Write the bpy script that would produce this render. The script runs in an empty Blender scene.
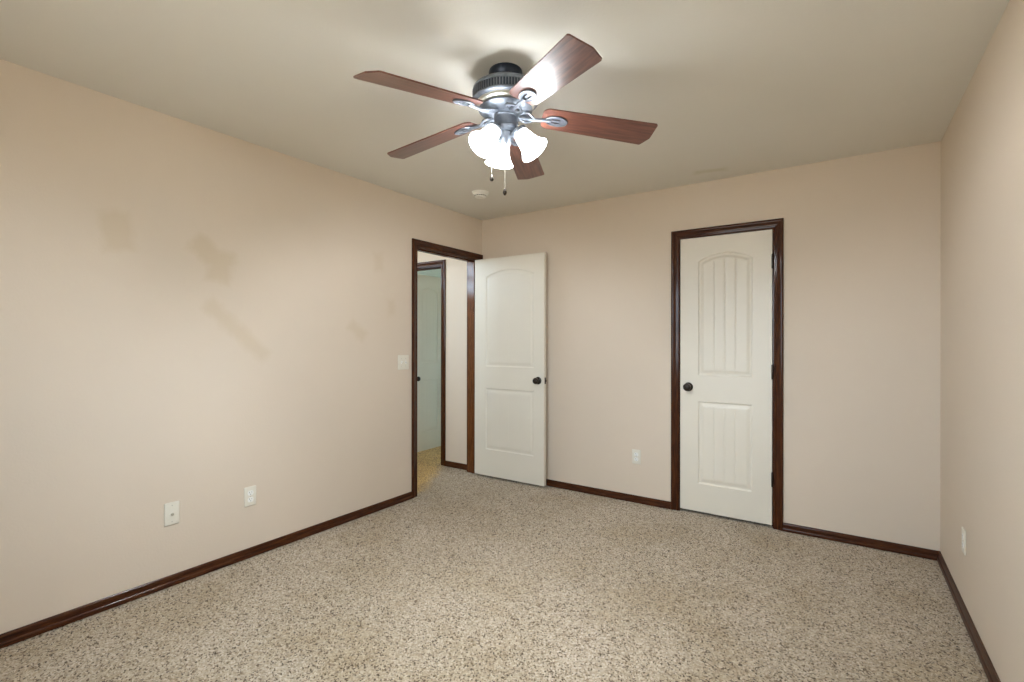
import bpy, bmesh, math, random
from mathutils import Vector, Matrix

SC = bpy.context.scene
COL = SC.collection
PI = math.pi
R = math.radians
random.seed(4)

# ------------------------------------------------------------------ camera, sky, exposure
RW, RD, RH = 3.365, 4.03, 2.44          # room: width (x), depth (-y), height; back left corner is the origin
WT = 0.130                              # wall thickness
cam_d = bpy.data.cameras.new('camera')
cam = bpy.data.objects.new('camera', cam_d)
COL.objects.link(cam)
cam_d.sensor_width = 36.0
cam_d.lens = 489.06 / 1024 * 36.0
cam_d.clip_start = 0.02
cam.location = (2.8949, -3.7548, 1.273)
cam.rotation_euler = (R(90), R(-0.0757), R(34.095))
SC.camera = cam

SC.view_settings.view_transform = 'Standard'
SC.view_settings.look = 'None'
SC.view_settings.exposure = 0.58
SC.view_settings.gamma = 1.0
SC.view_settings.use_curve_mapping = False

SKY = 8.0
LAMP_W = 26.0
world = bpy.data.worlds.new('sky')
SC.world = world
world.use_nodes = True
wn = world.node_tree.nodes
wl = world.node_tree.links
wn.clear()
wo = wn.new('ShaderNodeOutputWorld')
wb = wn.new('ShaderNodeBackground')
wc = wn.new('ShaderNodeTexCoord')
ws = wn.new('ShaderNodeSeparateXYZ')
wr = wn.new('ShaderNodeValToRGB')
wr.color_ramp.elements[0].position = 0.42
wr.color_ramp.elements[0].color = (0.42, 0.40, 0.34, 1)
wr.color_ramp.elements[1].position = 0.55
wr.color_ramp.elements[1].color = (0.72, 0.92, 1.12, 1)
wm = wn.new('ShaderNodeMath')
wm.operation = 'MULTIPLY_ADD'
wm.inputs[1].default_value = 0.5
wm.inputs[2].default_value = 0.5
wl.new(wc.outputs['Generated'], ws.inputs[0])
wl.new(ws.outputs['Z'], wm.inputs[0])
wl.new(wm.outputs[0], wr.inputs[0])
wl.new(wr.outputs[0], wb.inputs['Color'])
wb.inputs['Strength'].default_value = SKY
wl.new(wb.outputs[0], wo.inputs[0])
SC.cycles.max_bounces = 14
SC.cycles.diffuse_bounces = 8
SC.cycles.transmission_bounces = 8
SC.cycles.sample_clamp_indirect = 6.0


# ------------------------------------------------------------------ helpers
def obj(name, me, mat=None, parent=None, smooth=None):
    """link one mesh as ONE object"""
    o = bpy.data.objects.new(name, me)
    COL.objects.link(o)
    if mat is not None and not me.materials:
        me.materials.append(mat)
    if parent is not None:
        o.parent = parent
    if smooth is not None:
        shade(me, smooth)
    return o


def shade(me, angle):
    for p in me.polygons:
        p.use_smooth = True
    bm = bmesh.new()
    bm.from_mesh(me)
    for e in bm.edges:
        if len(e.link_faces) == 2:
            e.smooth = e.calc_face_angle(0) < R(angle)
    bm.to_mesh(me)
    bm.free()


def tag(o, label=None, cat=None, group=None, kind=None):
    if label: o['label'] = label
    if cat: o['category'] = cat
    if group: o['group'] = group
    if kind: o['kind'] = kind
    return o


def empty(name, loc, rz=0.0):
    o = bpy.data.objects.new(name, None)
    o.empty_display_size = 0.05
    COL.objects.link(o)
    o.location = loc
    o.rotation_euler = (0, 0, rz)
    return o


class MB:
    """collects shapes into one mesh"""
    def __init__(self):
        self.bm = bmesh.new()

    def box(self, a, b, bevel=0.0, seg=2):
        lo = [min(a[i], b[i]) for i in range(3)]
        hi = [max(a[i], b[i]) for i in range(3)]
        tmp = bmesh.new()
        bmesh.ops.create_cube(tmp, size=1.0)
        for v in tmp.verts:
            v.co = Vector([(lo[i] + hi[i]) / 2 + v.co[i] * (hi[i] - lo[i]) for i in range(3)])
        if bevel > 0:
            bmesh.ops.bevel(tmp, geom=tmp.edges[:], offset=bevel, segments=seg, affect='EDGES', profile=0.5)
        self.merge(tmp)
        return self

    def merge(self, tmp, mtx=None):
        me = bpy.data.meshes.new('tmp')
        if mtx is not None:
            bmesh.ops.transform(tmp, matrix=mtx, verts=tmp.verts)
        tmp.to_mesh(me)
        tmp.free()
        self.bm.from_mesh(me)
        bpy.data.meshes.remove(me)

    def lathe(self, prof, n=48, mtx=None, close=False):
        """prof: (r, z) pairs turned about z"""
        tmp = bmesh.new()
        rings = []
        for r, z in prof:
            if r < 1e-6:
                rings.append([tmp.verts.new((0, 0, z))])
            else:
                rings.append([tmp.verts.new((r * math.cos(2 * PI * k / n), r * math.sin(2 * PI * k / n), z)) for k in range(n)])
        pairs = list(zip(rings[:-1], rings[1:]))
        if close:
            pairs.append((rings[-1], rings[0]))
        for A, B in pairs:
            for k in range(n):
                k2 = (k + 1) % n
                if len(A) == 1 and len(B) == 1:
                    continue
                if len(A) == 1:
                    tmp.faces.new((A[0], B[k], B[k2]))
                elif len(B) == 1:
                    tmp.faces.new((A[k], B[0], A[k2]))
                else:
                    tmp.faces.new((A[k], B[k], B[k2], A[k2]))
        bmesh.ops.recalc_face_normals(tmp, faces=tmp.faces)
        self.merge(tmp, mtx)
        return self

    def tube(self, pts, rad, n=12):
        """round rod along points; rad may be a list"""
        pts = [Vector(p) for p in pts]
        if not isinstance(rad, (list, tuple)):
            rad = [rad] * len(pts)
        tmp = bmesh.new()
        rings = []
        up = Vector((0, 0, 1))
        for i, p in enumerate(pts):
            d = (pts[min(i + 1, len(pts) - 1)] - pts[max(i - 1, 0)]).normalized()
            ref = up if abs(d.z) < 0.9 else Vector((1, 0, 0))
            a = d.cross(ref).normalized()
            b = d.cross(a).normalized()
            rings.append([tmp.verts.new(p + rad[i] * (a * math.cos(2 * PI * k / n) + b * math.sin(2 * PI * k / n))) for k in range(n)])
        for A, B in zip(rings[:-1], rings[1:]):
            for k in range(n):
                tmp.faces.new((A[k], A[(k + 1) % n], B[(k + 1) % n], B[k]))
        tmp.faces.new(rings[0])
        tmp.faces.new(list(reversed(rings[-1])))
        bmesh.ops.recalc_face_normals(tmp, faces=tmp.faces)
        self.merge(tmp)
        return self

    def sphere(self, c, r, sc=(1, 1, 1), n=20):
        tmp = bmesh.new()
        bmesh.ops.create_uvsphere(tmp, u_segments=n, v_segments=n // 2, radius=r)
        for v in tmp.verts:
            v.co = Vector((v.co.x * sc[0] + c[0], v.co.y * sc[1] + c[1], v.co.z * sc[2] + c[2]))
        self.merge(tmp)
        return self

    def prism(self, outline, z0, z1, holes=(), bevel=0.0):
        """outline in xy, extruded z0..z1, optional holes"""
        tmp = bmesh.new()
        loops = [outline] + list(holes)
        edges = []
        for lp in loops:
            vs = [tmp.verts.new((x, y, z0)) for x, y in lp]
            for i in range(len(vs)):
                edges.append(tmp.edges.new((vs[i], vs[(i + 1) % len(vs)])))
        bmesh.ops.triangle_fill(tmp, use_beauty=True, use_dissolve=False, edges=edges)
        f = tmp.faces[:]
        ret = bmesh.ops.extrude_face_region(tmp, geom=f)
        for v in [g for g in ret['geom'] if isinstance(g, bmesh.types.BMVert)]:
            v.co.z = z1
        bmesh.ops.recalc_face_normals(tmp, faces=tmp.faces)
        self.merge(tmp)
        return self

    def sweep(self, stations, prof, caps=True):
        """stations: (origin, axis_u, axis_t); prof: (u, t) pairs; closed section"""
        tmp = bmesh.new()
        rings = []
        for o, au, at in stations:
            o, au, at = Vector(o), Vector(au), Vector(at)
            rings.append([tmp.verts.new(o + au * u + at * t) for u, t in prof])
        n = len(prof)
        for A, B in zip(rings[:-1], rings[1:]):
            for k in range(n):
                tmp.faces.new((A[k], A[(k + 1) % n], B[(k + 1) % n], B[k]))
        if caps:
            tmp.faces.new(rings[0])
            tmp.faces.new(list(reversed(rings[-1])))
        bmesh.ops.recalc_face_normals(tmp, faces=tmp.faces)
        self.merge(tmp)
        return self

    def mesh(self, name):
        me = bpy.data.meshes.new(name)
        self.bm.to_mesh(me)
        self.bm.free()
        return me

    def build(self, name, mat, parent=None, smooth=None):
        return obj(name, self.mesh(name), mat, parent, smooth)


def copy_tree(o, parent=None):
    c = o.copy()
    COL.objects.link(c)
    c.parent = parent
    for ch in list(o.children):
        copy_tree(ch, c)
    return c


# ------------------------------------------------------------------ materials
class NT:
    def __init__(self, name):
        self.m = bpy.data.materials.new(name)
        self.m.use_nodes = True
        self.n = self.m.node_tree.nodes
        self.l = self.m.node_tree.links
        self.b = self.n['Principled BSDF']
        self.out = self.n['Material Output']

    def new(self, t, **kw):
        nd = self.n.new(t)
        for k, v in kw.items():
            if k in nd.inputs:
                nd.inputs[k].default_value = v
            else:
                setattr(nd, k, v)
        return nd

    def link(self, a, b):
        self.l.new(a, b)

    def pos(self, scale=(1, 1, 1), obj_space=False, rot=(0, 0, 0)):
        mp = self.new('ShaderNodeMapping')
        mp.inputs['Scale'].default_value = scale
        mp.inputs['Rotation'].default_value = rot
        if obj_space:
            t = self.new('ShaderNodeTexCoord')
            self.link(t.outputs['Object'], mp.inputs[0])
        else:
            g = self.new('ShaderNodeNewGeometry')
            self.link(g.outputs['Position'], mp.inputs[0])
        return mp.outputs[0]

    def noise(self, vec, scale, detail=3.0, rough=0.5, dist=0.0):
        t = self.new('ShaderNodeTexNoise')
        t.inputs['Scale'].default_value = scale
        t.inputs['Detail'].default_value = detail
        t.inputs['Roughness'].default_value = rough
        t.inputs['Distortion'].default_value = dist
        self.link(vec, t.inputs['Vector'])
        return t.outputs['Fac']

    def ramp(self, fac, stops, interp='LINEAR'):
        r = self.new('ShaderNodeValToRGB')
        r.color_ramp.interpolation = interp
        el = r.color_ramp.elements
        while len(el) < len(stops):
            el.new(0.5)
        for e, (p, c) in zip(el, stops):
            e.position = p
            e.color = (*c, 1) if len(c) == 3 else c
        self.link(fac, r.inputs[0])
        return r.outputs[0]

    def mix(self, fac, a, b, mode='MIX'):
        m = self.new('ShaderNodeMix', data_type='RGBA', blend_type=mode)
        for s, v in ((m.inputs[0], fac), (m.inputs[6], a), (m.inputs[7], b)):
            if hasattr(v, 'links'):
                self.link(v, s)
            elif isinstance(v, (int, float)):
                s.default_value = v
            else:
                s.default_value = (*v, 1)
        return m.outputs[2]

    def math(self, op, a, b=None, c=None, clamp=False):
        m = self.new('ShaderNodeMath', operation=op)
        m.use_clamp = clamp
        for i, v in enumerate((a, b, c)):
            if v is None:
                continue
            if hasattr(v, 'links'):
                self.link(v, m.inputs[i])
            else:
                m.inputs[i].default_value = v
        return m.outputs[0]

    def bump(self, h, strength, dist):
        b = self.new('ShaderNodeBump')
        b.inputs['Strength'].default_value = strength
        b.inputs['Distance'].default_value = dist
        self.link(h, b.inputs['Height'])
        self.link(b.outputs[0], self.b.inputs['Normal'])
        return b

    def col(self, c):
        if hasattr(c, 'links'):
            self.link(c, self.b.inputs['Base Color'])
        else:
            self.b.inputs['Base Color'].default_value = (*c, 1)

    def set(self, **kw):
        for k, v in kw.items():
            self.b.inputs[k.replace('_', ' ')].default_value = v
        return self


WALL = (0.665, 0.568, 0.455)


def paint(name, base, patches=(), axis=(1, 2), dark=(0.92, 0.895, 0.83)):
    t = NT(name)
    p = t.pos()
    blot = t.noise(p, 1.6, 3, 0.55)
    c = t.ramp(blot, [(0.3, [x * 0.985 for x in base]), (0.7, [min(1, x * 1.015) for x in base])])
    if patches:
        sep = t.new('ShaderNodeSeparateXYZ')
        t.link(p, sep.inputs[0])
        A, B = sep.outputs[axis[0]], sep.outputs[axis[1]]
        wob = t.math('MULTIPLY_ADD', t.noise(p, 14, 3, 0.6), 0.06, -0.03)
        tot = None
        for (a0, b0, ha, hb, ang, amt) in patches:
            da = t.math('SUBTRACT', A, a0)
            db = t.math('SUBTRACT', B, b0)
            ca, sa = math.cos(R(ang)), math.sin(R(ang))
            u = t.math('ADD', t.math('MULTIPLY', da, ca), t.math('MULTIPLY', db, sa))
            v = t.math('ADD', t.math('MULTIPLY', da, -sa), t.math('MULTIPLY', db, ca))
            du = t.math('SUBTRACT', t.math('ABSOLUTE', u), ha)
            dv = t.math('SUBTRACT', t.math('ABSOLUTE', v), hb)
            d = t.math('ADD', t.math('MAXIMUM', du, dv), wob)
            m = t.math('MULTIPLY_ADD', d, -1 / 0.045, 0.5, clamp=True)
            m = t.math('MULTIPLY', m, amt)
            tot = m if tot is None else t.math('MAXIMUM', tot, m)
        c = t.mix(tot, c, [base[i] * dark[i] for i in range(3)])
    t.col(c)
    t.set(Roughness=0.62)
    h = t.noise(p, 95, 4, 0.55)
    t.bump(h, 0.16, 0.004)
    return t.m


LEFT_PATCHES = [(-2.872, 1.800, 0.060, 0.095, 8, 0.85), (-2.445, 1.745, 0.115, 0.055, -35, 1.0), (-2.395, 1.690, 0.060, 0.090, -12, 1.0),
                (-2.30, 1.325, 0.225, 0.040, -43, 0.8), (-1.462, 1.345, 0.080, 0.040, -38, 0.8),
                (-1.27, 1.865, 0.040, 0.065, 4, 0.6), (-1.145, 1.53, 0.035, 0.060, 6, 0.65)]
M_WALL = paint('wall_paint', WALL)
M_WALL_LEFT = paint('wall_paint_patched', WALL, LEFT_PATCHES)
M_FARWALL = paint('far_room_cool_bounce', (0.50, 0.56, 0.52))  # unseen walls, tinted grey-green to cool the light bounced onto the far door
M_CEIL = paint('ceiling_paint', (0.715, 0.700, 0.645), [(2.14, -0.22, 0.10, 0.035, 10, 0.9)], (0, 1), (0.86, 0.85, 0.76))


def wood(name, c0, c1, c2, scale=(1, 1, 1), rough=0.42, coat=0.45, obj_space=False):
    t = NT(name)
    p = t.pos(scale, obj_space)
    n1 = t.noise(p, 9, 5, 0.6, 0.6)
    c = t.ramp(n1, [(0.28, c0), (0.5, c1), (0.74, c2)])
    t.col(c)
    t.set(Roughness=rough, Coat_Weight=coat, Coat_Roughness=0.12)
    t.b.inputs['Specular IOR Level'].default_value = 0.08
    t.bump(n1, 0.08, 0.002)
    return t.m


D0, D1, D2 = (0.016, 0.0036, 0.0010), (0.050, 0.0125, 0.0028), (0.105, 0.034, 0.0080)
M_TRIM_V = wood('stained_trim_upright', D0, D1, D2, (14, 14, 0.9))
M_TRIM_X = wood('stained_trim_along_x', D0, D1, D2, (0.9, 14, 14))
M_TRIM_Y = wood('stained_trim_along_y', D0, D1, D2, (14, 0.9, 14))

J = ((0.040, 0.0105, 0.0026), (0.115, 0.036, 0.0095), (0.190, 0.066, 0.0190))
M_JAMB_V = wood('varnished_jamb_upright', *J, (14, 14, 0.9), 0.35, 0.9)

t = NT('door_paint')
p = t.pos()
t.col(t.ramp(t.noise(p, 3, 2), [(0.3, (0.728, 0.678, 0.572)), (0.7, (0.748, 0.698, 0.592))]))
t.set(Roughness=0.38)
t.bump(t.noise(t.pos((1, 1, 0.08)), 160, 3, 0.6), 0.05, 0.0015)
M_DOOR = t.m

t = NT('oil_rubbed_bronze')
t.col((0.045, 0.036, 0.030))
t.set(Roughness=0.28, Metallic=0.85)
M_BRONZE = t.m

t = NT('cream_plastic')
t.col(t.ramp(t.noise(t.pos(), 30, 2), [(0.3, (0.74, 0.70, 0.595)), (0.7, (0.76, 0.72, 0.615))]))
t.set(Roughness=0.32)
M_PLATE = t.m
t = NT('white_plastic')
t.col((0.88, 0.87, 0.82))
t.set(Roughness=0.4)
M_WHITE = t.m
t = NT('dark_slot')
t.col((0.03, 0.028, 0.025))
t.set(Roughness=0.6)
M_SLOT = t.m
t = NT('brass_screw')
t.col((0.55, 0.52, 0.45))
t.set(Roughness=0.35, Metallic=0.7)
M_SCREW = t.m

# carpet
t = NT('frieze_carpet')
p = t.pos()
vor = t.new('ShaderNodeTexVoronoi', feature='F1')
vor.inputs['Scale'].default_value = 165
t.link(p, vor.inputs['Vector'])
sepc = t.new('ShaderNodeSeparateColor')
t.link(vor.outputs['Color'], sepc.inputs[0])
yarn = t.ramp(sepc.outputs[0], [(0.0, (0.075, 0.050, 0.028)), (0.10, (0.16, 0.112, 0.068)), (0.22, (0.33, 0.255, 0.172)),
                                (0.45, (0.43, 0.350, 0.252)), (0.80, (0.52, 0.437, 0.328)), (1.0, (0.62, 0.540, 0.425))])
big = t.noise(p, 1.9, 4, 0.62)
shadev = t.ramp(big, [(0.32, (0.86, 0.815, 0.715)), (0.52, (0.97, 0.96, 0.93)), (0.68, (1.03, 1.03, 1.03))])
cc = t.mix(1.0, yarn, shadev, 'MULTIPLY')
# yellower patch of carpet in the hall, past a diagonal line
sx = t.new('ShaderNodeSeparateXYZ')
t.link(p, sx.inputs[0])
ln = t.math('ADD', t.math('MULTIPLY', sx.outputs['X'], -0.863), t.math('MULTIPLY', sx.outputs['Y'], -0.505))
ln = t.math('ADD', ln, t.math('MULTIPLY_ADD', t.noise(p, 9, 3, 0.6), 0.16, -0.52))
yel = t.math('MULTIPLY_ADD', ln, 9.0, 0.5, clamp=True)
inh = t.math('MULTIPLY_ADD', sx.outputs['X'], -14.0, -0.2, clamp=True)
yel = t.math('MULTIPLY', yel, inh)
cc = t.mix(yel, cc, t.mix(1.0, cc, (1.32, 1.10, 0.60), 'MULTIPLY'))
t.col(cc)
t.set(Roughness=0.95, Sheen_Weight=0.2, Sheen_Roughness=0.5)
t.b.inputs['Specular IOR Level'].default_value = 0.1
t.bump(t.noise(p, 330, 2, 0.6), 0.5, 0.004)
M_CARPET = t.m

# fan
t = NT('fan_pewter')
t.col(t.ramp(t.noise(t.pos((1, 1, 1), True), 40, 3), [(0.3, (0.13, 0.15, 0.185)), (0.7, (0.20, 0.222, 0.262))]))
t.set(Roughness=0.42, Metallic=0.6)
M_PEWTER = t.m
t = NT('fan_dark_pewter')
t.col((0.030, 0.040, 0.062))
t.set(Roughness=0.32, Metallic=0.6)
M_DARKPEWTER = t.m
t = NT('fan_brushed_band')
t.col((0.62, 0.62, 0.57))
t.set(Roughness=0.35, Metallic=0.6)
M_BAND = t.m
t = NT('fan_blade_walnut')
p = t.pos((1.2, 16, 16), True)
n1 = t.noise(p, 5, 5, 0.6, 0.5)
t.col(t.ramp(n1, [(0.28, (0.055, 0.018, 0.013)), (0.5, (0.13, 0.045, 0.030)), (0.75, (0.22, 0.085, 0.055))]))
t.set(Roughness=0.34, Coat_Weight=0.6, Coat_Roughness=0.3)
M_BLADE = t.m
t = NT('frosted_shade')
t.n.remove(t.b)
tr = t.new('ShaderNodeBsdfTranslucent')
tr.inputs['Color'].default_value = (0.95, 0.94, 0.91, 1)
df = t.new('ShaderNodeBsdfDiffuse')
df.inputs['Color'].default_value = (0.9, 0.88, 0.82, 1)
mx = t.new('ShaderNodeMixShader')
mx.inputs[0].default_value = 0.22
t.link(tr.outputs[0], mx.inputs[1])
t.link(df.outputs[0], mx.inputs[2])
em = t.new('ShaderNodeEmission')
em.inputs['Color'].default_value = (0.92, 0.98, 1.05, 1)
sz = t.new('ShaderNodeSeparateXYZ')
tc = t.new('ShaderNodeTexCoord')
t.link(tc.outputs['Object'], sz.inputs[0])
mr = t.new('ShaderNodeMapRange', interpolation_type='SMOOTHSTEP')
mr.inputs['From Min'].default_value = 0.018
mr.inputs['From Max'].default_value = 0.085
mr.inputs['To Min'].default_value = 0.35
mr.inputs['To Max'].default_value = 10.5
t.link(sz.outputs['Z'], mr.inputs['Value'])
t.link(mr.outputs[0], em.inputs['Strength'])
ad = t.new('ShaderNodeAddShader')
t.link(mx.outputs[0], ad.inputs[0])
t.link(em.outputs[0], ad.inputs[1])
t.link(ad.outputs[0], t.out.inputs[0])
M_SHADE = t.m
t = NT('lit_bulb')
t.n.remove(t.b)
em = t.new('ShaderNodeEmission')
em.inputs['Color'].default_value = (1.0, 0.97, 0.92, 1)
em.inputs['Strength'].default_value = 6.0
t.link(em.outputs[0], t.out.inputs[0])
M_BULB = t.m
t = NT('window_glass')
t.n.remove(t.b)
tp = t.new('ShaderNodeBsdfTransparent')
gl = t.new('ShaderNodeBsdfGlossy')
gl.inputs['Roughness'].default_value = 0.02
ms = t.new('ShaderNodeMixShader')
ms.inputs[0].default_value = 0.04
t.link(tp.outputs[0], ms.inputs[1])
t.link(gl.outputs[0], ms.inputs[2])
t.link(ms.outputs[0], t.out.inputs[0])
M_GLASS = t.m

# ------------------------------------------------------------------ room shell
HX = -1.30                              # hall west face
FX, FY = -2.05, 1.90                    # far room limits
BED = (-0.880, -0.052)                  # rough opening of the bedroom door in the left wall (y range)
CLO = (1.868, 2.508)                    # closet opening in the back wall (x range)
FAR = (-1.150, -0.517)                  # opening in the hall end wall (x range)
DH = 2.052                              # opening height


def struct(name, mb, mat, label=None, smooth=None):
    o = mb.build(name, mat, None, smooth)
    tag(o, label, None, None, 'structure')
    return o


def wall_x(name, x0, x1, y0, y1, holes, mat, label, z1=RH):
    """wall running along x (y0..y1 thick); holes = (a, b, z0, z1)"""
    m = MB()
    xs = x0
    for a, b, za, zb in sorted(holes):
        m.box((xs, y0, 0), (a, y1, z1))
        if za > 0:
            m.box((a, y0, 0), (b, y1, za))
        if zb < z1:
            m.box((a, y0, zb), (b, y1, z1))
        xs = b
    m.box((xs, y0, 0), (x1, y1, z1))
    return struct(name, m, mat, label)


def wall_y(name, x0, x1, y0, y1, holes, mat, label, z1=RH):
    m = MB()
    ys = y0
    for a, b, za, zb in sorted(holes):
        m.box((x0, ys, 0), (x1, a, z1))
        if za > 0:
            m.box((x0, a, 0), (x1, b, za))
        if zb < z1:
            m.box((x0, a, zb), (x1, b, z1))
        ys = b
    m.box((x0, ys, 0), (x1, y1, z1))
    return struct(name, m, mat, label)


import numpy as np


def carpet_mesh():
    """slab with a tufted top: every few millimetres one yarn end of its own height"""
    rng = np.random.default_rng(7)
    st = 0.0075
    x0, x1, y0, y1 = FX - WT, RW + WT, -RD - WT, FY + WT
    nx, ny = int((x1 - x0) / st), int((y1 - y0) / st)
    gx, gy = np.meshgrid(np.linspace(x0, x1, nx), np.linspace(y0, y1, ny))
    inner = np.zeros_like(gx)
    inner[1:-1, 1:-1] = 1
    jx = rng.uniform(-0.42, 0.42, gx.shape) * st * inner
    jy = rng.uniform(-0.42, 0.42, gx.shape) * st * inner
    gz = -0.0075 * rng.random(gx.shape) ** 1.4
    n = nx * ny
    co = np.stack([gx + jx, gy + jy, gz], -1).reshape(-1, 3)
    base = np.array([[x0, y0, -0.12], [x1, y0, -0.12], [x1, y1, -0.12], [x0, y1, -0.12]])
    i = np.arange(n).reshape(ny, nx)
    q = np.stack([i[:-1, :-1], i[:-1, 1:], i[1:, 1:], i[1:, :-1]], -1).reshape(-1, 4)
    loops = [q.reshape(-1)]
    sizes = [np.full(len(q), 4)]
    for edge, (a, b) in ((i[0, :], (0, 1)), (i[:, -1], (1, 2)), (i[-1, ::-1], (2, 3)), (i[::-1, 0], (3, 0))):
        f = np.concatenate([[n + a, n + b], edge[::-1]])
        loops.append(f)
        sizes.append(np.array([len(f)]))
    loops.append(np.array([n + 3, n + 2, n + 1, n]))
    sizes.append(np.array([4]))
    loops = np.concatenate(loops).astype(np.int32)
    sizes = np.concatenate(sizes).astype(np.int32)
    me = bpy.data.meshes.new('floor')
    me.vertices.add(n + 4)
    me.vertices.foreach_set('co', np.concatenate([co, base]).astype(np.float32).reshape(-1))
    me.loops.add(len(loops))
    me.loops.foreach_set('vertex_index', loops)
    me.polygons.add(len(sizes))
    me.polygons.foreach_set('loop_start', np.concatenate([[0], np.cumsum(sizes)[:-1]]).astype(np.int32))
    me.update(calc_edges=True)
    return me


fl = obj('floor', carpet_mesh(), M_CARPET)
tag(fl, 'speckled beige frieze carpet covering the bedroom floor', None, None, 'structure')
m = MB()
m.box((HX - WT, -RD - WT, RH), (RW + WT, 0, RH + 0.12))
m.box((FX - WT, 0, RH), (RW + WT, FY + WT, RH + 0.12))
struct('ceiling', m, M_CEIL, 'flat taupe beige ceiling around the fan')

WIN = (1.25, 2.72, 0.85, 2.14)          # bedroom window, in the wall behind the camera
WIN2 = (0.40, 1.66, 0.80, 2.15)          # far room window (y range)
FILL_WIN4 = (-1.20, -0.22, 1.15, 2.30)         # added hall end window, unseen, brightens the end wall (x range)
FILL_WIN3 = (-2.45, -0.40, 1.88, 2.38)       # added high hall window, unseen, for jamb sheen and hall fill (y range)
wall_y('wall_left', -WT, 0, -RD, 0, [(BED[0], BED[1], 0, DH)], M_WALL_LEFT, 'beige left wall with touched up paint patches')
wall_x('wall_back', 0, RW + WT, 0, WT, [(CLO[0], CLO[1], 0, DH)], M_WALL, 'beige back wall holding the closet door')
wall_y('wall_right', RW, RW + WT, -RD, 0, [], M_WALL, 'beige right wall close to the camera')
wall_x('wall_front', -WT, RW + WT, -RD - WT, -RD, [WIN], M_WALL, 'beige window wall behind the camera')
wall_x('wall_hall_end', FX, 0, 0, WT, [(FAR[0], FAR[1], 0, DH)], M_WALL, 'beige end wall of the hall seen through the open doorway')
wall_y('wall_hall_side', HX - WT, HX, -2.6, 0, [FILL_WIN3], M_WALL, 'hall side wall opposite the bedroom doorway')
wall_x('wall_hall_near', HX - WT, -WT, -2.6 - WT, -2.6, [FILL_WIN4], M_WALL, 'near end wall of the hall')
wall_y('wall_closet', -WT, 0, WT, FY, [], M_FARWALL, 'partition between the closet and the far room')
wall_x('wall_far', FX - WT, RW + WT, FY, FY + WT, [], M_FARWALL, 'far outer wall')
wall_y('wall_far_side', FX - WT, FX, 0, FY, [WIN2], M_FARWALL, 'outer side wall of the far room')
wall_y('wall_closet_side', RW, RW + WT, WT, FY, [], M_WALL, 'right wall inside the closet')


def window(name, kind, a, b, z0, z1, c0, c1, label):
    """frame, sash rails and pane set in a wall opening; kind x or y = wall direction"""
    def P(u, v, w):
        return (u, v, w) if kind == 'x' else (v, u, w)
    fw = 0.045
    m = MB()
    m.box(P(a, c0, z0), P(a + fw, c1, z1)).box(P(b - fw, c0, z0), P(b, c1, z1))
    m.box(P(a + fw, c0, z0), P(b - fw, c1, z0 + fw)).box(P(a + fw, c0, z1 - fw), P(b - fw, c1, z1))
    mid = (z0 + z1) / 2
    cm = (c0 + c1) / 2
    m.box(P(a + fw, cm - 0.02, mid - 0.02), P(b - fw, cm + 0.02, mid + 0.02))
    w = struct(name, m, M_WHITE, label)
    g = MB()
    g.box(P(a + fw, cm - 0.002, z0 + fw), P(b - fw, cm + 0.002, mid - 0.02))
    g.build('pane', M_GLASS, w)
    g = MB()
    g.box(P(a + fw, cm - 0.002, mid + 0.02), P(b - fw, cm + 0.002, z1 - fw))
    g.build('pane', M_GLASS, w)
    return w


window('window_1', 'x', WIN[0], WIN[1], WIN[2], WIN[3], -RD - 0.09, -RD - 0.02, 'white framed window in the wall behind the camera')
window('window_2', 'y', WIN2[0], WIN2[1], WIN2[2], WIN2[3], FX - 0.09, FX - 0.02, 'white framed window in the far room')
window('fill_window_3', 'y', FILL_WIN3[0], FILL_WIN3[1], FILL_WIN3[2], FILL_WIN3[3], HX - 0.09, HX - 0.02, 'added high white framed hall window, unseen, for jamb sheen and fill light')

window('fill_window_4', 'x', FILL_WIN4[0], FILL_WIN4[1], FILL_WIN4[2], FILL_WIN4[3], -2.6 - 0.09, -2.6 - 0.02, 'added unseen window at the near end of the hall for fill light')


def portal(name, loc, rot, sx, sy):
    l = bpy.data.lights.new(name, 'AREA')
    l.shape = 'RECTANGLE'
    l.size, l.size_y = sx, sy
    l.cycles.is_portal = True
    o = bpy.data.objects.new(name, l)
    COL.objects.link(o)
    o.location = loc
    o.rotation_euler = rot


portal('window_daylight', ((WIN[0] + WIN[1]) / 2, -RD - 0.10, (WIN[2] + WIN[3]) / 2), (R(90), 0, 0), WIN[1] - WIN[0], WIN[3] - WIN[2])
portal('hall_end_fill_portal', ((FILL_WIN4[0] + FILL_WIN4[1]) / 2, -2.70, (FILL_WIN4[2] + FILL_WIN4[3]) / 2), (R(90), 0, 0), FILL_WIN4[1] - FILL_WIN4[0], FILL_WIN4[3] - FILL_WIN4[2])
portal('far_window_daylight', (FX - 0.10, (WIN2[0] + WIN2[1]) / 2, (WIN2[2] + WIN2[3]) / 2), (R(90), 0, R(-90)), WIN2[1] - WIN2[0], WIN2[3] - WIN2[2])
portal('hall_high_fill_portal', (HX - 0.10, (FILL_WIN3[0] + FILL_WIN3[1]) / 2, (FILL_WIN3[2] + FILL_WIN3[3]) / 2), (R(90), 0, R(-90)), FILL_WIN3[1] - FILL_WIN3[0], FILL_WIN3[3] - FILL_WIN3[2])

# ------------------------------------------------------------------ trim
CAS = [(0, 0), (0, 0.008), (0.003, 0.011), (0.010, 0.012), (0.014, 0.0095), (0.034, 0.0125), (0.041, 0.0165), (0.050, 0.0175), (0.055, 0.0155), (0.057, 0.012), (0.057, 0)]
BASE = [(0, 0), (0, 0.017), (0.014, 0.0165), (0.020, 0.0145), (0.023, 0.011), (0.030, 0.0105), (0.044, 0.009), (0.050, 0.0075), (0.0535, 0.004), (0.0535, 0)]


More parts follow.
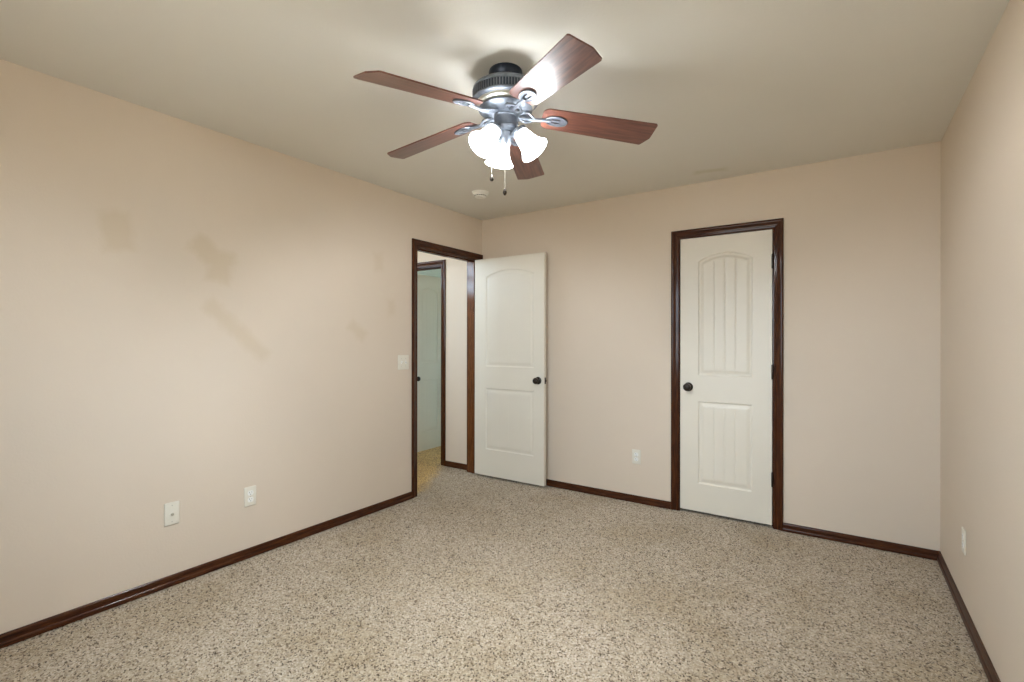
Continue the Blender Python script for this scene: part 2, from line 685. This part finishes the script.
def base_run(name, a, b, n, mat, label=None, name_struct=True):
    """baseboard from a to b (xy), n = direction out of the wall"""
    m = MB()
    st = [((p[0], p[1], 0.0), (0, 0, 1), (n[0], n[1], 0)) for p in (a, b)]
    m.sweep(st, BASE)
    return struct(name, m, mat, label, 35)


def casing(fr, a, b, top, side, mat_v, mat_h, plane, axis, parent, legs=(True, True)):
    """three sided mitred casing. axis 'x'/'y' = direction along the wall, plane = wall face, side = +1/-1 outward normal"""
    def P(u, w, tt):
        return (u, plane + side * tt, w) if axis == 'x' else (plane + side * tt, u, w)
    def V(u, w, tt):
        return (u, side * tt, w) if axis == 'x' else (side * tt, u, w)
    at = V(0, 0, 1)
    for flag, u, s in ((legs[0], a, -1), (legs[1], b, 1)):
        if flag:
            m = MB()
            m.sweep([(P(u, 0.0, 0), V(s, 0, 0), at), (P(u, top, 0), V(s, 1, 0), at)], CAS)
            m.build('casing_leg', mat_v, parent, 35)
    m = MB()
    m.sweep([(P(a, top, 0), V(-1, 1, 0), at), (P(b, top, 0), V(1, 1, 0), at)], CAS)
    m.build('casing_head', mat_h, parent, 35)


def jamb(a, b, top, c0, c1, axis, mat_v, mat_h, parent, stop, jt=0.018):
    """boards lining an opening, clear faces at a, b, top; stop = (c, c) range of the stop strip"""
    def P(u, c, w):
        return (u, c, w) if axis == 'x' else (c, u, w)
    for u, s in ((a, -1), (b, 1)):
        m = MB()
        m.box(P(u, c0, 0), P(u + s * jt, c1, top + jt), 0.001, 1)
        m.build('jamb', mat_v, parent)
        m = MB()
        m.box(P(u, stop[0], 0), P(u - s * 0.010, stop[1], top), 0.002, 1)
        m.build('door_stop', mat_v, parent)
    m = MB()
    m.box(P(a, c0, top), P(b, c1, top + jt), 0.001, 1)
    m.build('head_jamb', mat_h, parent)
    m = MB()
    m.box(P(a + 0.010, stop[0], top - 0.010), P(b - 0.010, stop[1], top), 0.002, 1)
    m.build('door_stop', mat_h, parent)


def frame(name, loc, label):
    f = empty(name, loc)
    tag(f, label, 'door frame', None, 'structure')
    return f


# closet frame (back wall)
CA, CB, CT = 1.8775, 2.4985, 2.040
f1 = frame('trim_1', (0, 0, 0), 'dark stained wood casing around the closed closet door')
casing(f1, CA - 0.005, CB + 0.007, CT + 0.006, -1, M_TRIM_V, M_TRIM_X, 0.0, 'x', f1)
jamb(CA, CB, CT, 0.0005, WT, 'x', M_TRIM_V, M_TRIM_X, f1, (0.040, 0.075), 0.0095)
# bedroom doorway (left wall)
BA, BB, BT = -0.866, -0.061, 2.042
f2 = frame('trim_2', (0, 0, 0), 'dark stained wood casing around the open bedroom doorway')
casing(f2, BA - 0.006, BB + 0.004, BT + 0.005, 1, M_TRIM_V, M_TRIM_Y, 0.0, 'y', f2)
casing(f2, BA - 0.006, BB + 0.004, BT + 0.005, -1, M_TRIM_V, M_TRIM_Y, -WT, 'y', f2)
jamb(BA, BB, BT, -WT, -0.0005, 'y', M_JAMB_V, M_TRIM_Y, f2, (-0.075, -0.040), 0.008)
# hall end doorway
HA, HB, HT = -1.140, -0.527, 2.040
f3 = frame('trim_3', (0, 0, 0), 'dark stained wood casing around the far hall doorway')
casing(f3, HA - 0.006, HB + 0.006, HT + 0.006, -1, M_TRIM_V, M_TRIM_X, 0.0, 'x', f3)
jamb(HA, HB, HT, 0.0005, WT, 'x', M_TRIM_V, M_TRIM_X, f3, (0.040, 0.075), 0.0095)

base_run('baseboard_left', (0, -RD), (0, BA - 0.063), (1, 0), M_TRIM_Y, 'dark stained wood baseboard along the left wall')
base_run('baseboard_back', (0.018, 0), (CA - 0.062, 0), (0, -1), M_TRIM_X, 'dark stained wood baseboard between the open door and the closet')
base_run('baseboard_corner', (CB + 0.064, 0), (RW, 0), (0, -1), M_TRIM_X, 'dark stained wood baseboard from the closet to the right corner')
base_run('baseboard_right', (RW, -RD), (RW, 0), (-1, 0), M_TRIM_Y, 'dark stained wood baseboard along the right wall')
base_run('baseboard_front', (0, -RD), (RW, -RD), (0, 1), M_TRIM_X, 'dark stained wood baseboard under the window')
base_run('baseboard_hall', (HB + 0.063, 0), (-WT, 0), (0, -1), M_TRIM_X, 'short dark baseboard on the hall end wall')
base_run('baseboard_hall_side', (HX, -2.6), (HX, 0), (1, 0), M_TRIM_Y, 'dark baseboard on the hall side wall')


# ------------------------------------------------------------------ doors
def door_mesh(name, w, h, sl, sr, z_low0, z_low1, z_up0, z_spring, rise, depth=1.0, planks=4, groove=1.0, th=0.035):
    """moulded two-panel plank door: leaf x 0..w, z 0..h, faces at y=0 and y=th; raised panels with an arched top"""
    pa, pb = sl, w - sr
    xc, hw = (pa + pb) / 2, (pb - pa) / 2
    rad = (hw * hw + rise * rise) / (2 * rise)
    zc = z_spring + rise - rad

    def sd(x, z, low):
        dx = hw - abs(x - xc)
        if low:
            return min(dx, z - z_low0, z_low1 - z)
        return min(dx, z - z_up0, (rad - math.hypot(x - xc, z - zc)) if z > zc else 1.0)

    BEV = 0.040
    fa, fb = pa + BEV, pb - BEV
    gx = [fa + (fb - fa) * k / planks for k in range(1, planks)]

    def height(x, z):
        for low in (True, False):
            d = sd(x, z, low)
            if d > 0:
                if d < 0.009:
                    hh = -0.0075 * math.sin(d / 0.009 * PI / 2)
                elif d < 0.016:
                    hh = -0.0075
                elif d < BEV:
                    q = (d - 0.016) / (BEV - 0.016)
                    hh = -0.0075 + 0.0055 * (q * q * (3 - 2 * q))
                else:
                    hh = -0.002
                    for g in gx:
                        e = abs(x - g)
                        if e < 0.005:
                            hh -= 0.0030 * groove * (1 - e / 0.005) * min(1, (d - BEV) / 0.006)
                return hh * depth
        return 0.0

    def grid(a, b, step, extra):
        n = max(2, int(round((b - a) / step)))
        s = [a + (b - a) * k / n for k in range(n + 1)]
        s = [v for v in s if all(abs(v - e) > 0.0012 for e in extra)] + [e for e in extra if a < e < b]
        return sorted(s)

    ex = []
    for g in gx:
        ex += [g - 0.005, g, g + 0.005]
    for d in (0, 0.003, 0.006, 0.009, 0.016, 0.028, BEV):
        ex += [pa + d, pb - d]
    ez = []
    for d in (0, 0.003, 0.006, 0.009, 0.016, 0.028, BEV):
        ez += [z_low0 + d, z_low1 - d, z_up0 + d]
    xs = grid(0, w, 0.006, ex)
    zs0 = grid(0, z_spring - 0.06, 0.02, ez)
    zs = zs0[:-1] + grid(z_spring - 0.06, z_spring + rise + 0.01, 0.0028, []) + grid(z_spring + rise + 0.01, h, 0.03, [])[1:]
    zs = sorted(set(zs))
    nx, nz = len(xs), len(zs)
    verts, faces = [], []
    for side in (0, 1):
        for z in zs:
            for x in xs:
                hh = height(x, z)
                verts.append((x, -hh if side == 0 else th + hh, z))
        o = side * nx * nz
        for j in range(nz - 1):
            for i in range(nx - 1):
                q = (o + j * nx + i, o + j * nx + i + 1, o + (j + 1) * nx + i + 1, o + (j + 1) * nx + i)
                faces.append(q if side == 0 else q[::-1])
    N = nx * nz
    ring = [i for i in range(nx)] + [j * nx + nx - 1 for j in range(1, nz)] + \
           [(nz - 1) * nx + i for i in range(nx - 2, -1, -1)] + [j * nx for j in range(nz - 2, 0, -1)]
    for k in range(len(ring)):
        a, b = ring[k], ring[(k + 1) % len(ring)]
        faces.append((a, a + N, b + N, b))
    me = bpy.data.meshes.new(name)
    me.from_pydata(verts, [], faces)
    me.update()
    bm = bmesh.new()
    bm.from_mesh(me)
    bmesh.ops.recalc_face_normals(bm, faces=bm.faces)
    bm.to_mesh(me)
    bm.free()
    shade(me, 40)
    return me


def knob(parent, x, z, side, th=0.035):
    """round door knob with rosette; side -1 sticks out of the y=0 face, +1 out of the y=th face"""
    rx = Matrix.Translation((x, 0 if side < 0 else th, z)) @ Matrix.Rotation(R(90) if side < 0 else R(-90), 4, 'X')
    m = MB()
    m.lathe([(0, 0), (0.0325, 0), (0.0330, 0.003), (0.0300, 0.007), (0.022, 0.010), (0.013, 0.012), (0.011, 0.018), (0.011, 0.026),
             (0.016, 0.030), (0.0235, 0.035), (0.0275, 0.042), (0.0280, 0.049), (0.0250, 0.056), (0.0180, 0.061), (0.009, 0.0635), (0, 0.064)], 40, rx)
    return m.build('door_knob', M_BRONZE, parent, 40)


def hinge(parent, x, y, z, leaf_dx=0.0):
    m = MB()
    m.lathe([(0, -0.052), (0.004, -0.050), (0.0065, -0.046), (0.0065, 0.046), (0.004, 0.050), (0, 0.052)], 16, Matrix.Translation((x, y, z)))
    if leaf_dx:
        m.box((x, y + 0.004, z - 0.045), (x + leaf_dx, y + 0.0075, z + 0.045))
    return m.build('hinge', M_BRONZE, parent, 40)


# closet door (closed)
me = door_mesh('door_leaf', 0.613, 2.018, 0.128, 0.122, 0.205, 0.812, 1.003, 1.840, 0.053, 1.0, 4, 0.7)
d1 = obj('door_1', me, M_DOOR)
d1.location = (1.8815, 0.0015, 0.019)
tag(d1, 'closed cream closet door with arched plank panel and dark knob', 'door', None, 'structure')
knob(d1, 0.060, 0.915, -1)
for z in (1.800, 1.045, 0.312):
    hinge(d1, 0.6155, -0.006, z)
# bedroom door, open square against the back wall
me = door_mesh('door_leaf', 0.760, 2.020, 0.130, 0.105, 0.245, 0.815, 1.018, 1.850, 0.055, 0.75, 4, 0.35)
d2 = obj('door_2', me, M_DOOR)
d2.location = (0.0005, -0.1085, 0.019)
d2.rotation_euler = (0, 0, R(0.3))
tag(d2, 'cream two panel bedroom door standing open against the back wall', 'door', None, 'structure')
knob(d2, 0.700, 0.910, -1)
knob(d2, 0.700, 0.910, 1)
m = MB()
m.box((0.7595, 0.006, 0.882), (0.7615, 0.029, 0.938), 0.0008, 1)
m.box((0.7610, 0.011, 0.901), (0.7700, 0.024, 0.919), 0.002, 1)
m.build('latch', M_BRONZE, d2)
for z in (1.80, 1.02, 0.23):
    hinge(d2, -0.004, 0.041, z)
# far hall door, swung open into the far room
me = door_mesh('door_leaf', 0.553, 2.018, 0.135, 0.120, 0.205, 0.812, 1.003, 1.840, 0.045, 1.0, 4, 0.7)
d3 = obj('door_3', me, M_DOOR)
d3.location = (-1.092, 0.150, 0.012)
d3.rotation_euler = (0, 0, R(91.5))
tag(d3, 'pale plank door ajar beyond the hall doorway', 'door', None, 'structure')
knob(d3, 0.046, 0.835, -1)
knob(d3, 0.046, 0.835, 1)
for z in (1.80, 1.02, 0.25):
    hinge(d3, 0.557, 0.041, z)


# ------------------------------------------------------------------ wall plates (built facing -y at origin, then turned)
def plate(w, h, th=0.006):
    m = MB()
    m.box((-w / 2, -th, -h / 2), (w / 2, 0, h / 2), 0.0035, 3)
    return m


def screw(parent, x, z, y=-0.006):
    m = MB()
    m.lathe([(0, 0), (0.0032, 0), (0.0030, 0.0008), (0.0015, 0.0014), (0, 0.0015)], 14, Matrix.Translation((x, y, z)) @ Matrix.Rotation(R(90), 4, 'X'))
    return m.build('screw', M_SCREW, parent, 40)


def wall_outlet():
    root = empty('wall_outlet', (0, 0, 0))
    plate(0.070, 0.114).build('cover_plate', M_PLATE, root, 40)
    for dz in (0.0195, -0.0195):
        m = MB()
        pts = []
        for k in range(40):
            a = 2 * PI * k / 40
            x, z = 0.0172 * math.cos(a), 0.0172 * math.sin(a)
            pts.append((x, max(-0.0142, min(0.0142, z))))
        m.prism(pts, 0, 0.0022)
        bmesh.ops.transform(m.bm, matrix=Matrix.Translation((0, -0.0055, dz)) @ Matrix.Rotation(R(90), 4, 'X'), verts=m.bm.verts)
        rc = m.build('receptacle', M_WHITE, root)
        s = MB()
        s.box((-0.0075, -0.0081, dz + 0.000), (-0.0055, -0.0074, dz + 0.008))
        s.box((0.0055, -0.0081, dz + 0.001), (0.0073, -0.0074, dz + 0.007))
        s.lathe([(0, 0), (0.0024, 0), (0.0024, 0.0007), (0, 0.0007)], 14, Matrix.Translation((0, -0.0074, dz - 0.0075)) @ Matrix.Rotation(R(90), 4, 'X'))
        s.build('slots', M_SLOT, rc)
    screw(root, 0, 0)
    return root


GRP = None
o1 = wall_outlet()
o2 = copy_tree(o1)
o3 = copy_tree(o1)
for o, loc, rz, lab in ((o1, (0.0, -2.232, 0.357), 90, 'duplex wall outlet low on the left wall, right of the cable plate'),
                        (o2, (1.544, 0.0, 0.360), 0, 'duplex wall outlet on the back wall beside the closet door'),
                        (o3, (RW, -0.685, 0.344), -90, 'duplex wall outlet on the right wall seen nearly edge on')):
    o.location = loc
    o.rotation_euler = (0, 0, R(rz))
    tag(o, lab, 'outlet', 'duplex wall outlets around the room')

cp = empty('cable_plate', (0.0, -2.638, 0.373), R(90))
tag(cp, 'cream cable jack plate low on the left wall, left of the outlet', 'cable plate')
plate(0.070, 0.117).build('cover_plate', M_PLATE, cp, 40)
m = MB()
m.lathe([(0, 0), (0.0075, 0), (0.0075, 0.002), (0.0048, 0.0025), (0.0046, 0.009), (0.0025, 0.009), (0.002, 0.004), (0, 0.004)], 6 * 4,
        Matrix.Translation((0, -0.0058, -0.004)) @ Matrix.Rotation(R(90), 4, 'X'))
m.build('coax_jack', M_SCREW, cp, 40)
screw(cp, 0, 0.042)
screw(cp, 0, -0.042)

sw = empty('light_switch', (0.0, -1.022, 1.103), R(90))
tag(sw, 'cream double toggle light switch left of the open doorway', 'light switch')
plate(0.116, 0.116).build('cover_plate', M_PLATE, sw, 40)
for dx, up in ((-0.023, 1), (0.023, -1)):
    m = MB()
    m.box((dx - 0.0055, -0.0075, -0.0125), (dx + 0.0055, -0.005, 0.0125), 0.0008, 1)
    c = m.build('toggle_collar', M_WHITE, sw)
    tg = bmesh.new()
    bmesh.ops.create_cube(tg, size=1.0)
    for v in tg.verts:
        k = 0.8 if v.co.y < 0 else 1.0
        v.co = Vector((v.co.x * 0.0085 * k, v.co.y * 0.016, v.co.z * 0.0105 * k))
    bmesh.ops.bevel(tg, geom=tg.edges[:], offset=0.001, segments=2, affect='EDGES')
    m = MB()
    m.merge(tg, Matrix.Translation((dx, -0.0115, 0.003 * up)) @ Matrix.Rotation(R(-26 * up), 4, 'X'))
    m.build('toggle', M_WHITE, sw)
    for dz in (0.030, -0.030):
        screw(sw, dx, dz)

# ------------------------------------------------------------------ smoke detector
sd = empty('smoke_detector', (0.535, -0.715, RH))
tag(sd, 'round white smoke detector on the ceiling by the back left corner', 'smoke detector')
m = MB()
m.lathe([(0, 0), (0.066, 0), (0.0665, -0.004), (0.0655, -0.010), (0.063, -0.012), (0, -0.012)], 48)
m.build('base_ring', M_WHITE, sd, 35)
m = MB()
m.lathe([(0.060, -0.012), (0.0605, -0.022), (0.057, -0.026), (0.050, -0.0265), (0.048, -0.0255), (0, -0.0255)], 48)
m.build('housing', M_WHITE, sd, 35)
m = MB()
m.lathe([(0.046, -0.0255), (0.0455, -0.036), (0.041, -0.040), (0.018, -0.042), (0.016, -0.0415), (0, -0.0415)], 48)
cap = m.build('sensor_cap', M_WHITE, sd, 35)
m = MB()
for k in range(18):
    a = 2 * PI * k / 18
    mm = Matrix.Rotation(a, 4, 'Z')
    b = bmesh.new()
    bmesh.ops.create_cube(b, size=1.0)
    for v in b.verts:
        v.co = Vector((0.0455 + v.co.x * 0.002, v.co.y * 0.009, -0.0305 + v.co.z * 0.006))
    m.merge(b, mm)
m.build('vents', M_SLOT, cap)
m = MB()
m.lathe([(0, -0.0415), (0.008, -0.0415), (0.008, -0.0432), (0, -0.0438)], 20, Matrix.Translation((0.012, 0.010, 0)))
m.build('test_button', M_PLATE, cap, 35)

# ------------------------------------------------------------------ ceiling fan
FC = (1.6825, -2.0160)
fan = empty('ceiling_fan', (FC[0], FC[1], RH))
tag(fan, 'five blade ceiling fan with dark pewter motor and three lit bell shades', 'ceiling fan')


def Z(z):
    return z - RH


m = MB()
m.lathe([(0, Z(2.44)), (0.0715, Z(2.44)), (0.0735, Z(2.432)), (0.0725, Z(2.420)), (0.066, Z(2.405)), (0.054, Z(2.396)), (0.035, Z(2.391)), (0, Z(2.391))], 56)
m.build('canopy', M_DARKPEWTER, fan, 40)
m = MB()
m.lathe([(0.030, Z(2.395)), (0.027, Z(2.388)), (0.027, Z(2.378)), (0.034, Z(2.372))], 40)
m.build('yoke', M_DARKPEWTER, fan, 40)
m = MB()
m.lathe([(0, Z(2.378)), (0.055, Z(2.377)), (0.115, Z(2.372)), (0.132, Z(2.367)), (0.141, Z(2.359)), (0.1435, Z(2.350)), (0.1435, Z(2.346)),
         (0.1395, Z(2.344)), (0.1395, Z(2.314)), (0.1435, Z(2.312)), (0.1435, Z(2.307)), (0.139, Z(2.302)), (0.128, Z(2.298)), (0, Z(2.298))], 72)
mot = m.build('motor_housing', M_PEWTER, fan, 35)
m = MB()
for k in range(72):
    b = bmesh.new()
    bmesh.ops.create_cube(b, size=1.0)
    for v in b.verts:
        v.co = Vector((0.1405 + v.co.x * 0.005, v.co.y * 0.0052, Z(2.329) + v.co.z * 0.029))
    m.merge(b, Matrix.Rotation(2 * PI * k / 72, 4, 'Z'))
m.build('vent_ribs', M_PEWTER, mot)
m = MB()
m.lathe([(0.1392, Z(2.3445)), (0.1399, Z(2.3440)), (0.1399, Z(2.3140)), (0.1392, Z(2.3135))], 72)
m.build('vent_backing', M_DARKPEWTER, mot, 35)
m = MB()
m.lathe([(0, Z(2.298)), (0.126, Z(2.298)), (0.124, Z(2.287)), (0.112, Z(2.279)), (0, Z(2.279))], 72)
m.build('motor_band', M_BAND, fan, 35)
m = MB()
m.lathe([(0, Z(2.279)), (0.108, Z(2.279)), (0.116, Z(2.275)), (0.117, Z(2.270)), (0.110, Z(2.264)), (0.098, Z(2.258)), (0.074, Z(2.250)), (0.052, Z(2.246)), (0, Z(2.246))], 72)
m.build('flywheel', M_PEWTER, fan, 35)
m = MB()
m.lathe([(0, Z(2.247)), (0.050, Z(2.247)), (0.052, Z(2.242)), (0.049, Z(2.238)), (0.049, Z(2.200)), (0.052, Z(2.196)), (0.048, Z(2.188)), (0.036, Z(2.182)), (0.028, Z(2.178)), (0, Z(2.178))], 56)
m.build('switch_housing', M_PEWTER, fan, 35)
m = MB()
m.lathe([(0, Z(2.180)), (0.027, Z(2.180)), (0.029, Z(2.172)), (0.026, Z(2.166)), (0.023, Z(2.150)), (0.024, Z(2.126)), (0.020, Z(2.114)), (0.011, Z(2.106)), (0.007, Z(2.098)), (0.004, Z(2.094)), (0, Z(2.093))], 40)
m.build('light_kit_hub', M_PEWTER, fan, 35)

# blades and blade irons (local x outward, y counter-clockwise, blade underside faces -z)
ro, ri = 0.658, 0.158
bl = []
W0, W1 = 0.064, 0.075


def rc(cx, cy, r, a0, a1, n=6):
    return [(cx + r * math.cos(R(a0 + (a1 - a0) * k / n)), cy + r * math.sin(R(a0 + (a1 - a0) * k / n))) for k in range(n + 1)]


bl += rc(ri + 0.034, -W0 + 0.032, 0.032, 180, 270)
bl += [(ro - 0.006, -W1), (ro, -W1 + 0.006), (ro, W1 - 0.056), (ro - 0.003, W1 - 0.048), (ro - 0.026, W1 - 0.003), (ro - 0.032, W1)]
bl += rc(ri + 0.034, W0 - 0.032, 0.032, 90, 180)
m = MB()
m.prism(bl, 0, 0.006)
blade_me = m.mesh('blade')
blade_me.materials.append(M_BLADE)
m = MB()
arm = [(0.060, 0, -0.004), (0.095, 0, -0.012), (0.130, 0, -0.013), (0.165, 0, -0.008), (0.200, 0, -0.005)]
tmp = MB()
m.tube(arm, [0.011, 0.0095, 0.008, 0.008, 0.0095], 12)
for s in (-1, 1):
    sc = [(0.062, s * 0.010, -0.003), (0.078, s * 0.030, -0.006), (0.098, s * 0.032, -0.008), (0.112, s * 0.020, -0.010), (0.128, s * 0.004, -0.012)]
    m.tube(sc, [0.006, 0.0065, 0.006, 0.0055, 0.005], 10)
ell = lambda a, b, cx, n=36: [(cx + a * math.cos(2 * PI * k / n), b * math.sin(2 * PI * k / n)) for k in range(n)]
slot = lambda y: [(0.222 + 0.020 * math.cos(2 * PI * k / 20), y + 0.0042 * math.sin(2 * PI * k / 20)) for k in range(20)]
m.prism(ell(0.047, 0.029, 0.225), -0.0055, 0.0, [slot(0.010), slot(-0.010)])
m.tube([(0.225 + 0.047 * math.cos(2 * PI * k / 36), 0.029 * math.sin(2 * PI * k / 36), -0.005) for k in range(37)], 0.0035, 8)
iron_me = m.mesh('blade_iron')
iron_me.materials.append(M_PEWTER)
shade(iron_me, 40)
for k in range(5):
    az = R(327.84 - 72 * k)
    base = Matrix.Translation((0, 0, Z(2.262))) @ Matrix.Rotation(az, 4, 'Z') @ Matrix.Rotation(R(6.2), 4, 'Y')
    b = bpy.data.objects.new('blade', blade_me)
    COL.objects.link(b)
    b.parent = fan
    b.matrix_local = base @ Matrix.Rotation(R(-12), 4, 'X')
    i = bpy.data.objects.new('blade_iron', iron_me)
    COL.objects.link(i)
    i.parent = fan
    i.matrix_local = base @ Matrix.Rotation(R(-12), 4, 'X')

# bell shades on curved arms
SH = [(0.030, 0.000), (0.031, 0.006), (0.0325, 0.014), (0.035, 0.026), (0.0375, 0.042), (0.0405, 0.060), (0.0455, 0.078), (0.053, 0.094), (0.0615, 0.106), (0.0645, 0.110),
      (0.0625, 0.1095), (0.0595, 0.1060), (0.051, 0.0945), (0.0435, 0.079), (0.0385, 0.060), (0.0355, 0.042), (0.033, 0.026), (0.0305, 0.014), (0.029, 0.006), (0.028, 0.000)]
for az in (257.9, 17.9, 137.9):
    tilt = 38
    ax = Matrix.Rotation(R(az), 4, 'Z') @ Matrix.Rotation(R(180 - tilt), 4, 'Y')   # local z -> outward and down
    o = Vector((0.062 * math.cos(R(az)), 0.062 * math.sin(R(az)), Z(2.172)))
    X = Matrix.Translation(o) @ ax
    hs = Vector((math.cos(R(az)), math.sin(R(az)), 0))
    dz = X.to_3x3() @ Vector((0, 0, 1))
    m = MB()
    m.tube([hs * 0.022 + Vector((0, 0, Z(2.158))), hs * 0.036 + Vector((0, 0, Z(2.170))), hs * 0.048 + Vector((0, 0, Z(2.180))), o - dz * 0.010], 0.0075, 12)
    m.lathe([(0, -0.020), (0.012, -0.019), (0.020, -0.012), (0.0335, -0.004), (0.0345, 0.004), (0.0325, 0.010), (0.026, 0.010), (0.024, 0.000), (0, 0.000)], 40, X)
    fit = m.build('shade_arm', M_PEWTER, fan, 40)
    m = MB()
    m.lathe(SH, 56, None, close=True)
    m.build('lamp_shade', M_SHADE, fan, 60).matrix_local = X
    m = MB()
    m.lathe([(0, 0.001), (0.0125, 0.001), (0.013, 0.010), (0.016, 0.020), (0.0185, 0.028), (0.019, 0.034), (0.016, 0.042), (0.009, 0.047), (0, 0.048)], 28, X)
    bulb = m.build('light_bulb', M_BULB, fan, 60)
    bulb.visible_shadow = True
    L = bpy.data.lights.new('bulb_light', 'POINT')
    L.energy = LAMP_W
    L.color = (0.92, 0.98, 1.06)
    L.shadow_soft_size = 0.014
    lo = bpy.data.objects.new('bulb_light', L)
    COL.objects.link(lo)
    lo.parent = fan
    lo.location = o + dz * 0.064

# pull chains
near = R(304.9)
for ang, rad, z0, z1, pend in ((233, 0.062, 2.190, 1.985, 0.026), (300, 0.030, 2.115, 1.925, 0.030)):
    x, y = rad * math.cos(R(ang)), rad * math.sin(R(ang))
    m = MB()
    if rad > 0.05:
        m.tube([(x * 0.72, y * 0.72, Z(2.199)), (x * 0.9, y * 0.9, Z(2.198)), (x, y, Z(2.189))], [0.004, 0.0038, 0.003], 10)
    else:
        m.tube([(x * 0.6, y * 0.6, Z(2.122)), (x * 0.9, y * 0.9, Z(2.121)), (x, y, Z(2.113))], [0.004, 0.0038, 0.003], 10)
    n = int((z0 - z1) / 0.0046)
    for k in range(n):
        m.sphere((x, y, Z(z0 - 0.0046 * k)), 0.0021, n=8)
    m.tube([(x, y, Z(z0)), (x, y, Z(z1))], 0.0008, 6)
    ch = m.build('pull_chain', M_SCREW, fan, 60)
    m = MB()
    m.lathe([(0, Z(z1 + 0.003)), (0.003, Z(z1 + 0.001)), (0.004, Z(z1 - 0.004)), (0.0075, Z(z1 - 0.012)), (0.0085, Z(z1 - 0.019)), (0.006, Z(z1 - 0.025)), (0.0025, Z(z1 - pend)), (0, Z(z1 - pend - 0.001))], 20, Matrix.Translation((x, y, 0)))
    m.build('chain_fob', M_BRONZE, ch, 60)
